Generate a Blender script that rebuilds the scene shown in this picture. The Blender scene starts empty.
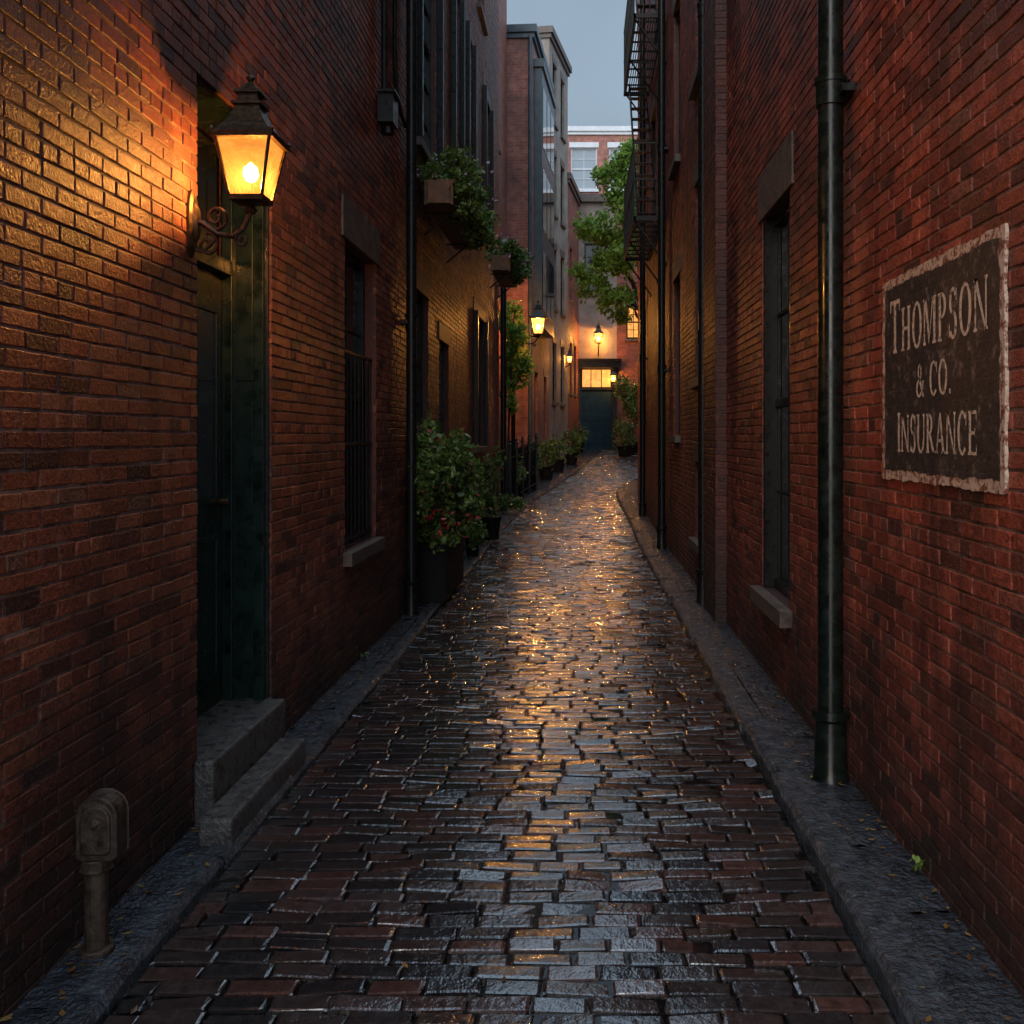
import bpy, math, random
import numpy as np
from mathutils import Vector, Matrix
random.seed(7); rng=np.random.default_rng(7)
S=bpy.context.scene
COURSE=0.056
def snap(z): return round(z/COURSE)*COURSE
# ---------------------------------------------------------------- materials
def newmat(name):
    m=bpy.data.materials.new(name); m.use_nodes=True
    nt=m.node_tree; b=nt.nodes['Principled BSDF']
    return m,nt,b
def N(nt,t,**k):
    n=nt.nodes.new(t)
    for a,v in k.items(): setattr(n,a,v)
    return n
def noise(nt,vec,scale,detail=3,rough=.55):
    n=N(nt,'ShaderNodeTexNoise'); n.inputs['Scale'].default_value=scale
    n.inputs['Detail'].default_value=min(detail,3); n.inputs['Roughness'].default_value=rough
    if vec is not None: nt.links.new(vec,n.inputs['Vector'])
    return n.outputs['Fac']
def ramp(nt,fac,stops,interp='LINEAR'):
    r=N(nt,'ShaderNodeValToRGB'); r.color_ramp.interpolation=interp
    el=r.color_ramp.elements
    while len(el)<len(stops): el.new(.5)
    for e,(p,c) in zip(el,stops):
        e.position=p; e.color=(c[0],c[1],c[2],1) if hasattr(c,'__len__') else (c,c,c,1)
    nt.links.new(fac,r.inputs['Fac']); return r.outputs['Color']
def mapr(nt,v,a,b,c,d):
    n=N(nt,'ShaderNodeMapRange'); 
    for i,x in enumerate((a,b,c,d)): n.inputs[i+1].default_value=x
    nt.links.new(v,n.inputs[0]); return n.outputs[0]
def mixc(nt,fac,a,b,mode='MIX'):
    n=N(nt,'ShaderNodeMix',data_type='RGBA',blend_type=mode)
    for s,v in ((0,fac),(6,a),(7,b)):
        if isinstance(v,bpy.types.NodeSocket): nt.links.new(v,n.inputs[s])
        elif s==0: n.inputs[0].default_value=v
        else: n.inputs[s].default_value=(v[0],v[1],v[2],1)
    return n.outputs[2]
def mth(nt,op,a,b=None):
    n=N(nt,'ShaderNodeMath',operation=op)
    for i,v in enumerate((a,b)):
        if v is None: continue
        if isinstance(v,bpy.types.NodeSocket): nt.links.new(v,n.inputs[i])
        else: n.inputs[i].default_value=v
    return n.outputs[0]
def bump(nt,b,h,strength,dist,prev=None):
    n=N(nt,'ShaderNodeBump'); n.inputs['Strength'].default_value=strength; n.inputs['Distance'].default_value=dist
    nt.links.new(h,n.inputs['Height'])
    if prev is not None: nt.links.new(prev,n.inputs['Normal'])
    nt.links.new(n.outputs[0],b.inputs['Normal']); return n.outputs[0]
def posn(nt):
    g=N(nt,'ShaderNodeNewGeometry'); return g
def simple(name,col,rough=.5,metal=0,nscale=20,var=.35,bs=.2,bd=.004,coat=0,spec=None):
    m,nt,b=newmat(name); g=posn(nt)
    f=noise(nt,g.outputs['Position'],nscale,3)
    lo=[c*(1-var) for c in col]; hi=[min(1,c*(1+var)) for c in col]
    nt.links.new(ramp(nt,f,[(.3,lo),(.7,hi)]),b.inputs['Base Color'])
    nt.links.new(mapr(nt,f,.3,.7,max(.03,rough-.12),min(1,rough+.12)),b.inputs['Roughness'])
    b.inputs['Metallic'].default_value=metal; b.inputs['Coat Weight'].default_value=coat
    if spec is not None: b.inputs['Specular IOR Level'].default_value=spec
    if bs>.25: bump(nt,b,noise(nt,g.outputs['Position'],nscale*3,3),bs,bd)
    return m
def grime(nt,g,col,zg=.7):
    P=g.outputs['Position']
    sx=N(nt,'ShaderNodeSeparateXYZ'); nt.links.new(P,sx.inputs[0])
    big=noise(nt,P,.8,3,.6)
    col=mixc(nt,mapr(nt,big,.44,.68,0,.75),col,(.045,.020,.015))
    vm=N(nt,'ShaderNodeVectorMath',operation='MULTIPLY'); nt.links.new(P,vm.inputs[0]); vm.inputs[1].default_value=(4.5,4.5,.55)
    stk=noise(nt,vm.outputs[0],1.0,3,.6)
    col=mixc(nt,mapr(nt,stk,.52,.72,0,.7),col,(.035,.018,.014))
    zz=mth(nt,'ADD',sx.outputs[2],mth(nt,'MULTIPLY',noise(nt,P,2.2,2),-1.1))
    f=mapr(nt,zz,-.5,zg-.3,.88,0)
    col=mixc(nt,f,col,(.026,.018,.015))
    return col
def brick_mat(name,stops,rough=.5):
    m,nt,b=newmat(name); g=posn(nt); P=g.outputs['Position']
    c=ramp(nt,g.outputs['Random Per Island'],stops)
    n1=noise(nt,P,42,3,.7)
    mot=ramp(nt,n1,[(.3,.4),(.58,1.1)])
    c=mixc(nt,1,c,mot,'MULTIPLY')
    c=mixc(nt,mapr(nt,n1,.66,.8,0,.4),c,(.34,.2,.15))
    c=grime(nt,g,c)
    nt.links.new(c,b.inputs['Base Color'])
    nt.links.new(mapr(nt,n1,.3,.7,rough-.16,rough+.2),b.inputs['Roughness'])
    bump(nt,b,noise(nt,P,75,3,.65),.8,.009)
    return m
BR_L=brick_mat('red_brick',[(0,(.05,.022,.018)),(.12,(.13,.036,.023)),(.3,(.23,.057,.03)),(.6,(.30,.074,.036)),(.88,(.41,.12,.056)),(1,(.19,.085,.055))],.46)
BR_R=brick_mat('red_brick_b',[(0,(.07,.025,.02)),(.12,(.17,.038,.026)),(.3,(.29,.056,.034)),(.6,(.36,.072,.041)),(.9,(.45,.105,.06)),(1,(.22,.08,.055))],.48)
BR_D=brick_mat('dark_brick',[(0,(.07,.022,.016)),(.5,(.12,.032,.022)),(1,(.16,.045,.03))],.5)  # darker brick for the pier and the opening reveals
def mortar_mat(name,a,bb):
    m,nt,b=newmat(name); g=posn(nt); P=g.outputs['Position']
    c=ramp(nt,noise(nt,P,9,3,.65),[(.35,a),(.65,bb)])
    nt.links.new(grime(nt,g,c),b.inputs['Base Color']); b.inputs['Roughness'].default_value=.85
    return m
MORT=mortar_mat('mortar',(.09,.06,.05),(.42,.31,.25)); MORTR=mortar_mat('mortar_dark',(.05,.03,.025),(.34,.21,.17))
def brick_tex(name,c1,c2,mo):
    m,nt,b=newmat(name); g=posn(nt)
    uv=N(nt,'ShaderNodeUVMap')
    t=N(nt,'ShaderNodeTexBrick'); nt.links.new(uv.outputs[0],t.inputs['Vector'])
    t.inputs['Scale'].default_value=1; t.inputs['Brick Width'].default_value=.215; t.inputs['Row Height'].default_value=.072
    t.inputs['Mortar Size'].default_value=.007; t.inputs['Color1'].default_value=(*c1,1); t.inputs['Color2'].default_value=(*c2,1); t.inputs['Mortar'].default_value=(*mo,1)
    t.inputs['Bias'].default_value=-.1
    c=mixc(nt,1,t.outputs['Color'],ramp(nt,noise(nt,g.outputs['Position'],6,3),[(.3,.6),(.7,1.2)]),'MULTIPLY')
    c=mixc(nt,mapr(nt,noise(nt,g.outputs['Position'],.8,3),.45,.7,0,.6),c,(.05,.03,.025))
    nt.links.new(c,b.inputs['Base Color']); b.inputs['Roughness'].default_value=.6
    return m
BT=brick_tex('brick_tex',(.26,.06,.036),(.4,.11,.06),(.16,.11,.09))
BT2=brick_tex('brick_tex_pale',(.34,.09,.06),(.46,.16,.1),(.3,.22,.19))
STONE=simple('granite',(.085,.075,.066),.33,0,18,.55,.8,.014)
STONEW=simple('wet_granite',(.045,.049,.056),.16,0,16,.55,.9,.016)
LINT=simple('brownstone',(.11,.082,.065),.55,0,14,.45,.5,.008)
TAN=simple('tan_stone',(.27,.22,.18),.7,0,3,.3,.4,.01)
GREEN=simple('dark_green_paint',(.007,.02,.014),.3,0,12,.5,.15,.003)
BLACKP=simple('black_paint',(.009,.010,.010),.35,0,25,.4,.2,.003,spec=.35)
IRON=simple('iron',(.015,.014,.013),.4,.5,40,.5,.2,.003)
RUST=simple('rusty_iron',(.07,.045,.03),.55,.3,30,.6,.6,.004)
PIPE=simple('pipe_paint',(.006,.010,.008),.26,.0,16,.5,.2,.003)
BRASS=simple('aged_bronze',(.07,.042,.022),.4,.7,50,.5,.2,.003)
WOOD=simple('planter_wood',(.16,.07,.028),.6,0,12,.5,.4,.004)  # amber light on the flower boxes is put into this orange wood colour
BLUEG=simple('blue_grey_paint',(.05,.075,.09),.4,0,6,.3,.2,.004)
NAVY=simple('navy_door_paint',(.014,.042,.062),.6,0,6,.3,.1,.003,spec=.15)
WHITE=simple('white_paint',(.62,.64,.66),.5,0,4,.1,.1,.003)
ROOFG=simple('slate_roof',(.12,.14,.16),.5,0,6,.3,.4,.01)
DARK=simple('dark_interior',(.008,.008,.008),.8)
BARK=simple('bark',(.05,.036,.026),.9,0,20,.4,1,.02)
TERRA=simple('dark_pot',(.012,.010,.009),.7,0,12,.4,.3,.004,spec=.2)
SOIL=simple('soil',(.02,.014,.01),.9)
def glass_dark():
    m,nt,b=newmat('window_glass'); b.inputs['Base Color'].default_value=(.012,.015,.018,1); b.inputs['Roughness'].default_value=.06
    g=posn(nt); bump(nt,b,noise(nt,g.outputs['Position'],3,2),.15,.01); return m
GLASS=glass_dark()
def glass_pale():
    m,nt,b=newmat('pale_glass'); b.inputs['Base Color'].default_value=(.3,.34,.37,1); b.inputs['Roughness'].default_value=.15; return m  # even pale grey-blue pane
GLASSP=glass_pale()
def lit_mat(name,c,s):
    m,nt,b=newmat(name); g=posn(nt)
    b.inputs['Base Color'].default_value=(.4,.2,.08,1)
    nt.links.new(ramp(nt,noise(nt,g.outputs['Position'],6,3),[(.3,[x*.45 for x in c]),(.7,c)]),b.inputs['Emission Color'])
    b.inputs['Emission Strength'].default_value=s; b.inputs['Roughness'].default_value=.2; return m
LITWIN=lit_mat('lit_window_glass',(1,.40,.08),1.5)
def lantern_glass(s,f):
    m,nt,b=newmat('lantern_glass'); nt.nodes.remove(b); out=nt.nodes['Material Output']
    g=posn(nt)
    tr=N(nt,'ShaderNodeBsdfTransparent'); tr.inputs[0].default_value=(1,.84,.55,1)
    em=N(nt,'ShaderNodeEmission'); em.inputs['Strength'].default_value=s
    col=ramp(nt,noise(nt,g.outputs['Position'],30,3,.7),[(.3,(1,.24,.02)),(.7,(1,.48,.10))])
    nt.links.new(col,em.inputs['Color'])
    tl=N(nt,'ShaderNodeBsdfTranslucent'); tl.inputs[0].default_value=(.85,.5,.18,1)
    m0=N(nt,'ShaderNodeMixShader'); m0.inputs[0].default_value=f
    nt.links.new(tl.outputs[0],m0.inputs[1]); nt.links.new(em.outputs[0],m0.inputs[2])
    m1=N(nt,'ShaderNodeMixShader'); m1.inputs[0].default_value=.45
    nt.links.new(tr.outputs[0],m1.inputs[1]); nt.links.new(m0.outputs[0],m1.inputs[2])
    nt.links.new(m1.outputs[0],out.inputs[0]); return m
LGLASS=lantern_glass(1.3,.96); LGLASS2=lantern_glass(7,.98)
def emis(name,c,s):
    m,nt,b=newmat(name); b.inputs['Base Color'].default_value=(1,.8,.5,1); b.inputs['Emission Color'].default_value=(*c,1); b.inputs['Emission Strength'].default_value=s; return m
BULB=emis('lamp_mantle',(1,.62,.22),30); BULB2=emis('lamp_mantle_b',(1,.6,.2),120)
def leafmat(name,stops,trans=.25):
    m,nt,b=newmat(name); g=posn(nt)
    c=ramp(nt,g.outputs['Random Per Island'],stops)
    nt.links.new(c,b.inputs['Base Color']); b.inputs['Roughness'].default_value=.35
    tl=N(nt,'ShaderNodeBsdfTranslucent'); nt.links.new(c,tl.inputs[0])
    mx=N(nt,'ShaderNodeMixShader'); mx.inputs[0].default_value=trans
    nt.links.new(b.outputs[0],mx.inputs[1]); nt.links.new(tl.outputs[0],mx.inputs[2]); nt.links.new(mx.outputs[0],nt.nodes['Material Output'].inputs[0])
    return m
LEAF=leafmat('leaves',[(0,(.045,.09,.02)),(.5,(.11,.18,.036)),(1,(.24,.33,.075))])
LEAFT=leafmat('tree_leaves',[(0,(.10,.2,.03)),(.5,(.2,.34,.05)),(1,(.32,.44,.08))],.5)  # brighter green than the shrubs: the lit look is put into the colour
FLOWR=leafmat('red_flowers',[(0,(.4,.015,.02)),(1,(.65,.08,.08))],.2)
FLOWP=leafmat('pale_flowers',[(0,(.45,.25,.38)),(1,(.65,.55,.6))],.2)
FALL=leafmat('fallen_leaf',[(0,(.08,.03,.012)),(.5,(.18,.08,.02)),(1,(.26,.16,.04))],.1)
def sett_mat():
    m,nt,b=newmat('wet_brick_setts'); g=posn(nt); P=g.outputs['Position']
    c=ramp(nt,g.outputs['Random Per Island'],[(0,(.016,.016,.018)),(.35,(.032,.026,.025)),(.65,(.05,.031,.026)),(.9,(.085,.038,.03)),(1,(.05,.046,.047))])
    n1=noise(nt,P,30,3,.65)
    c=mixc(nt,1,c,ramp(nt,n1,[(.3,.5),(.7,1.35)]),'MULTIPLY')
    nt.links.new(c,b.inputs['Base Color'])
    nt.links.new(mapr(nt,noise(nt,P,7,3,.7),.36,.66,.06,.26),b.inputs['Roughness'])
    b.inputs['IOR'].default_value=1.6
    b.inputs['Coat Weight'].default_value=1.0; b.inputs['Coat Roughness'].default_value=.06; b.inputs['Coat IOR'].default_value=1.6
    p=bump(nt,b,n1,.40,.007)
    p=bump(nt,b,noise(nt,P,130,2,.6),.3,.002,p)
    nt.links.new(p,b.inputs['Coat Normal'])
    return m
SETT=sett_mat()
ROADB=simple('wet_joint_sand',(.012,.010,.009),.22,0,30,.5,.5,.004)
GROUND=simple('wet_asphalt',(.045,.045,.048),.5,0,8,.3,.5,.01)
def water_mat():
    m,nt,b=newmat('rain_water'); nt.nodes.remove(b); out=nt.nodes['Material Output']; g=posn(nt)
    tr=N(nt,'ShaderNodeBsdfTransparent'); tr.inputs[0].default_value=(.82,.82,.82,1)
    gl=N(nt,'ShaderNodeBsdfGlossy'); gl.inputs['Roughness'].default_value=.04
    fz=N(nt,'ShaderNodeFresnel'); fz.inputs['IOR'].default_value=1.36
    bp=N(nt,'ShaderNodeBump'); bp.inputs['Strength'].default_value=.12; bp.inputs['Distance'].default_value=.01
    nt.links.new(noise(nt,g.outputs['Position'],14,2),bp.inputs['Height'])
    nt.links.new(bp.outputs[0],gl.inputs['Normal']); nt.links.new(bp.outputs[0],fz.inputs['Normal'])
    mx=N(nt,'ShaderNodeMixShader'); nt.links.new(fz.outputs[0],mx.inputs[0]); nt.links.new(tr.outputs[0],mx.inputs[1]); nt.links.new(gl.outputs[0],mx.inputs[2])
    nt.links.new(mx.outputs[0],out.inputs[0]); return m
WATER=water_mat()
# ---------------------------------------------------------------- mesh builder
def empty(name,loc=(0,0,0)):
    e=bpy.data.objects.new(name,None); e.location=loc; S.collection.objects.link(e); e.empty_display_size=.2; return e
def link(o,parent):
    S.collection.objects.link(o)
    if parent is not None:
        o.parent=parent; o.matrix_parent_inverse=Matrix.Translation(-Vector(parent.location))
class M:
    def __init__(s,O=(0,0,0),U=(1,0,0),Nn=(0,1,0)):
        s.v=[];s.f=[];s.m=[];s.mats=[];s.uv=[];s.frame(O,U,Nn)
    def frame(s,O,U,Nn):
        s.O=Vector(O);s.U=Vector(U).normalized();s.N=Vector(Nn).normalized()
    def P(s,u,d,z): return tuple(s.O+s.U*u+s.N*d+Vector((0,0,z)))
    def mi(s,mat):
        if mat not in s.mats: s.mats.append(mat)
        return s.mats.index(mat)
    def face(s,pts,mat,local=True):
        b=len(s.v); s.v+= [s.P(*p) if local else tuple(p) for p in pts]; s.f.append(tuple(range(b,b+len(pts)))); s.m.append(s.mi(mat))
        s.uv.append([(p[0],p[2]) for p in pts])
    def box(s,u0,u1,d0,d1,z0,z1,mat,tz=0):
        b=len(s.v)
        for z in (z0,z1):
            for u,d in ((u0,d0),(u1,d0),(u1,d1),(u0,d1)): s.v.append(s.P(u,d,z))
        for f in ((0,3,2,1),(4,5,6,7),(0,1,5,4),(1,2,6,5),(2,3,7,6),(3,0,4,7)):
            s.f.append(tuple(b+i for i in f)); s.m.append(s.mi(mat)); s.uv.append([(0,0)]*4)
    def prism(s,outline,d0,d1,mat):
        n=len(outline); b=len(s.v)
        for d in (d0,d1):
            for u,z in outline: s.v.append(s.P(u,d,z))
        mi=s.mi(mat)
        for f in [tuple(b+i for i in range(n)),tuple(b+n+i for i in range(n))]: s.f.append(f); s.m.append(mi); s.uv.append([(0,0)]*n)
        for k in range(n): s.f.append((b+k,b+(k+1)%n,b+n+(k+1)%n,b+n+k)); s.m.append(mi); s.uv.append([(0,0)]*4)
    def tube(s,pts,r,mat,n=10,cap=True):
        pts=[Vector(s.P(*p)) for p in pts]
        if not hasattr(r,'__len__'): r=[r]*len(pts)
        rings=[]; up=None
        for i,p in enumerate(pts):
            t=(pts[min(i+1,len(pts)-1)]-pts[max(i-1,0)]).normalized()
            a=up if up is not None else (Vector((0,0,1)) if abs(t.z)<.9 else Vector((1,0,0)))
            x=(a-t*a.dot(t)); 
            if x.length<1e-4: x=Vector((0,1,0))-t*t.y
            x.normalize(); up=x; y=t.cross(x); b=len(s.v)
            for k in range(n):
                an=2*math.pi*k/n; s.v.append(tuple(p+(x*math.cos(an)+y*math.sin(an))*r[i]))
            rings.append(b)
        mi=s.mi(mat)
        for a,b in zip(rings,rings[1:]):
            for k in range(n):
                s.f.append((a+k,a+(k+1)%n,b+(k+1)%n,b+k)); s.m.append(mi); s.uv.append([(0,0)]*4)
        if cap:
            for a in (rings[0],rings[-1]):
                s.f.append(tuple(a+k for k in range(n))); s.m.append(mi); s.uv.append([(0,0)]*n)
    def frustum(s,c,z0,z1,a0,a1,mat,n=4,rot=math.pi/4,b0=None):
        b=len(s.v)
        for z,a in ((z0,a0),(z1,a1)):
            for k in range(n):
                an=rot+2*math.pi*k/n; s.v.append((c[0]+a*math.cos(an),c[1]+a*math.sin(an),z))
        mi=s.mi(mat)
        for k in range(n):
            s.f.append((b+k,b+(k+1)%n,b+n+(k+1)%n,b+n+k)); s.m.append(mi); s.uv.append([(0,0)]*4)
        for o in (0,n):
            s.f.append(tuple(b+o+k for k in range(n))); s.m.append(mi); s.uv.append([(0,0)]*n)
    def lathe(s,c,prof,mat,n=16):
        b=len(s.v); mi=s.mi(mat)
        for r,z in prof:
            for k in range(n):
                an=2*math.pi*k/n; s.v.append((c[0]+r*math.cos(an),c[1]+r*math.sin(an),c[2]+z))
        for i in range(len(prof)-1):
            for k in range(n):
                s.f.append((b+i*n+k,b+i*n+(k+1)%n,b+(i+1)*n+(k+1)%n,b+(i+1)*n+k)); s.m.append(mi); s.uv.append([(0,0)]*4)
    def build(s,name,parent=None,bevel=0,smooth=False,fix=True):
        me=bpy.data.meshes.new(name); me.from_pydata(s.v,[],s.f)
        for m in s.mats: me.materials.append(m)
        me.polygons.foreach_set('material_index',s.m)
        uvl=me.uv_layers.new(name='UVMap'); flat=[c for f in s.uv for p in f for c in p]
        uvl.data.foreach_set('uv',flat)
        if smooth:
            me.polygons.foreach_set('use_smooth',[True]*len(s.f))
        o=bpy.data.objects.new(name,me); link(o,parent)
        if smooth:
            md=o.modifiers.new('es','EDGE_SPLIT'); md.split_angle=math.radians(40)
        if bevel:
            md=o.modifiers.new('bv','BEVEL'); md.width=bevel; md.segments=2; md.limit_method='ANGLE'; md.harden_normals=False
        return o
def npmesh(name,V,F,mat,parent=None,smooth=False):
    me=bpy.data.meshes.new(name)
    V=np.asarray(V,dtype=np.float32); F=np.asarray(F,dtype=np.int32)
    me.vertices.add(len(V)); me.vertices.foreach_set('co',V.ravel())
    k=F.shape[1]; me.loops.add(F.size); me.loops.foreach_set('vertex_index',F.ravel())
    me.polygons.add(len(F)); me.polygons.foreach_set('loop_start',np.arange(len(F),dtype=np.int32)*k)
    try: me.polygons.foreach_set('loop_total',np.full(len(F),k,dtype=np.int32))
    except Exception: pass
    me.polygons.foreach_set('use_smooth',np.full(len(F),smooth,dtype=bool))
    me.update(calc_edges=True); me.validate()
    me.materials.append(mat); o=bpy.data.objects.new(name,me); link(o,parent); return o
# ---------------------------------------------------------------- brick wall
def sheet(mb,u0,u1,z0,z1,opens,d,mat):
    us=sorted({u0,u1}|{min(max(a,u0),u1) for o in opens for a in o[:2]}); zs=sorted({z0,z1}|{min(max(a,z0),z1) for o in opens for a in o[2:4]})
    for a,b in zip(us,us[1:]):
        for c,e in zip(zs,zs[1:]):
            mu,mz=(a+b)/2,(c+e)/2
            if any(o[0]<mu<o[1] and o[2]<mz<o[3] for o in opens): continue
            mb.face([(a,d,c),(b,d,c),(b,d,e),(a,d,e)],mat)
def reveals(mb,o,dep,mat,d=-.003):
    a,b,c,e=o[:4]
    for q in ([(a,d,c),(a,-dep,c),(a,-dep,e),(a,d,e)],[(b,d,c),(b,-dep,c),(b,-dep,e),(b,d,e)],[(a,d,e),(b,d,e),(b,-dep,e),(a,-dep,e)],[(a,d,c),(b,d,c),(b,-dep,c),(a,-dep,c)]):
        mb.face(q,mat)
BLEN=.176
def brick_geo(name,parent,O,U,Nn,u0,u1,z0,z1,opens,cuts,mat,seed=1):
    r=np.random.default_rng(seed); bl,gap,bh=BLEN,.0095,COURSE-.0095
    rows=int((z1-z0)/COURSE); B=[]
    for i in range(rows):
        z=z0+i*COURSE; zc=z+COURSE/2
        blk=sorted([(o[0],o[1]) for o in list(opens)+list(cuts) if o[2]<zc<o[3]])
        segs=[];cur=u0
        for a,b in blk:
            if a>cur: segs.append((cur,a))
            cur=max(cur,b)
        if cur<u1: segs.append((cur,u1))
        hdr=(i%7==3); L=(bl-gap)/2 if hdr else bl
        off=u0-(bl+gap)+ ((bl+gap)/2 if i%2 else 0)+r.uniform(-.012,.012)
        n=int((u1-off)/(L+gap))+2
        ed=off+np.arange(n)*(L+gap)
        for a,b in segs:
            s=np.maximum(ed,a); e=np.minimum(ed+L,b); k=(e-s)>.025
            for x,y in zip(s[k],e[k]): B.append((x,y,z))
    B=np.array(B); n=len(B)
    u=np.stack([B[:,0],B[:,1],B[:,1],B[:,0]],1); zz=np.stack([B[:,2]]*2+[B[:,2]+bh]*2,1)
    u=u+r.uniform(-.0026,.0026,(n,4)); zz=zz+r.uniform(-.002,.002,(n,4))+r.uniform(-.0013,.0013,(n,1))
    uc=u.mean(1,keepdims=True); zc=zz.mean(1,keepdims=True)
    dj=r.uniform(-.0014,.002,(n,1))+r.uniform(-.0005,.0005,(n,4))
    ch=.0028
    fu=u-np.sign(u-uc)*ch; fz=zz-np.sign(zz-zc)*ch
    U_=np.concatenate([fu,u,u],1); Z_=np.concatenate([fz,zz,zz],1); D_=np.concatenate([dj,dj-.0018,np.full((n,4),-.02)],1)
    O=np.array(O);Uv=np.array(Vector(U).normalized());Nv=np.array(Vector(Nn).normalized())
    V=O+U_[...,None]*Uv+D_[...,None]*Nv; V[...,2]+=Z_
    V=V.reshape(-1,3)
    f=[(0,1,2,3)]+[(4+k,4+(k+1)%4,(k+1)%4,k) for k in range(4)]+[(8+k,8+(k+1)%4,4+(k+1)%4,4+k) for k in range(4)]
    F=(np.arange(n)[:,None,None]*12+np.array(f)[None]).reshape(-1,4)
    return npmesh(name,V,F,mat,parent)
MD=-.0052
def window(mb,o,dep=.11,fr=GREEN,gl=GLASS,vb=1,hb=3,arch=None):
    a,b,c,e=o[:4]; d=-dep; t=.05
    mb.box(a,a+t,d-.03,d+.035,c,e,fr); mb.box(b-t,b,d-.03,d+.035,c,e,fr)
    mb.box(a+t,b-t,d-.03,d+.033,c,c+t*1.2,fr); mb.box(a+t,b-t,d-.03,d+.033,e-t,e,fr)
    mz=(c+e)/2; mb.box(a+t,b-t,d-.025,d+.025,mz-.025,mz+.025,fr)
    for i in range(1,vb+1):
        u=a+t+(b-a-2*t)*i/(vb+1)
        mb.box(u-.011,u+.011,d-.02,d+.016,c+t,mz-.025,fr); mb.box(u-.011,u+.011,d-.02,d+.016,mz+.025,e-t,fr)
    for k in range(1,hb):
        for (q0,q1) in ((c+t,mz),(mz,e-t)):
            z=q0+(q1-q0)*k/hb
            mb.box(a+t,b-t,d-.018,d+.013,z-.01,z+.01,fr)
    mb.box(a+.01,b-.01,d-.012,d-.006,c+.01,e-.01,gl)
def sill(mb,o,mat=LINT,h=.09,out=.06,ext=.06):
    mb.box(o[0]-ext,o[1]+ext,-.1,out,o[2]-h,o[2]-.003,mat)
def lintel(mb,o,mat=LINT,h=.27,ext=.1,out=.012):
    mb.box(o[0]-ext,o[1]+ext,-.12,out,o[3]+.002,o[3]+h,mat)
def cutl(o,h=.27,ext=.1): return (o[0]-ext,o[1]+ext,o[3],o[3]+h)
def sn(o): return (o[0],o[1],snap(o[2]),snap(o[3]))
# ---------------------------------------------------------------- terrain profile
def zp(y):
    y=np.asarray(y,dtype=float); t=np.clip((y-13)/21,0,1); return 1.15*t**1.6
def XL(y): return np.interp(y,[-50,15,17,19,21,23,26,29,32,36],[-1.33,-1.31,-1.26,-1.14,-.96,-.72,-.3,.12,.5,1.0])
def XR(y): return np.interp(y,[-50,17,19,21,22.5,24,26,28,31,36],[.87,.87,.85,.8,.82,1.05,1.6,2.3,3.4,5])
ys=np.concatenate([[-400,-60],np.arange(-10,44,1.0),[60,150,400]])
xs=np.array([-400,-40,-8,-3,-1,0,1,3,8,40,400.]); V=[];F=[]
for j,y in enumerate(ys):
    for x in xs: V.append((x,y,float(zp(y))-.06))
nx=len(xs)
for j in range(len(ys)-1):
    for i in range(nx-1): F.append((j*nx+i,j*nx+i+1,(j+1)*nx+i+1,(j+1)*nx+i))
npmesh('ground',V,F,GROUND)
def strip(name,fa,fb,zo,y0,y1,mat,nu=2,step=.25,amp=0,parent=None,skirt=0,seed=3,smooth=True):
    r=np.random.default_rng(seed)
    Y=np.arange(y0,y1+step/2,step); V=[];F=[]
    for y in Y:
        a,b=float(fa(y)),float(fb(y)); z=float(zp(y))+zo
        for k in range(nu):
            t=k/(nu-1); V.append((a+(b-a)*t,y,z+ (r.normal(0,amp) if amp else 0)))
    w=nu
    for j in range(len(Y)-1):
        for i in range(w-1): F.append((j*w+i,j*w+i+1,(j+1)*w+i+1,(j+1)*w+i))
    return npmesh(name,V,F,mat,parent,smooth)
# road : bed + individual setts
road=empty('road',(0,0,0))
strip('bed',lambda y:XL(y)-.02,lambda y:XR(y)+.02,-.0115,-3,36,ROADB,parent=road)
strip('rain_water',lambda y:XL(y)-.005,lambda y:XR(y)+.005,-.0066,-3,20,WATER,parent=road)
g4=np.array([-1,-.90,.90,1.]); gq=np.array([-1,-.80,.80,1.]); gx,gy=np.meshgrid(g4,gq); gx=gx.ravel();gy=gy.ravel()
edge=(abs(gx)==1).astype(float)+(abs(gy)==1); hp=-.0030*(edge==1)-.0055*(edge==2)
bidx=[0,1,2,3,7,11,15,14,13,12,8,4]
tf=[(j*4+i,j*4+i+1,(j+1)*4+i+1,(j+1)*4+i) for j in range(3) for i in range(3)]
sf=[(bidx[k],16+k,16+(k+1)%12,bidx[(k+1)%12]) for k in range(12)]
Vs=[];cnt=0; y=-1.0
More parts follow.
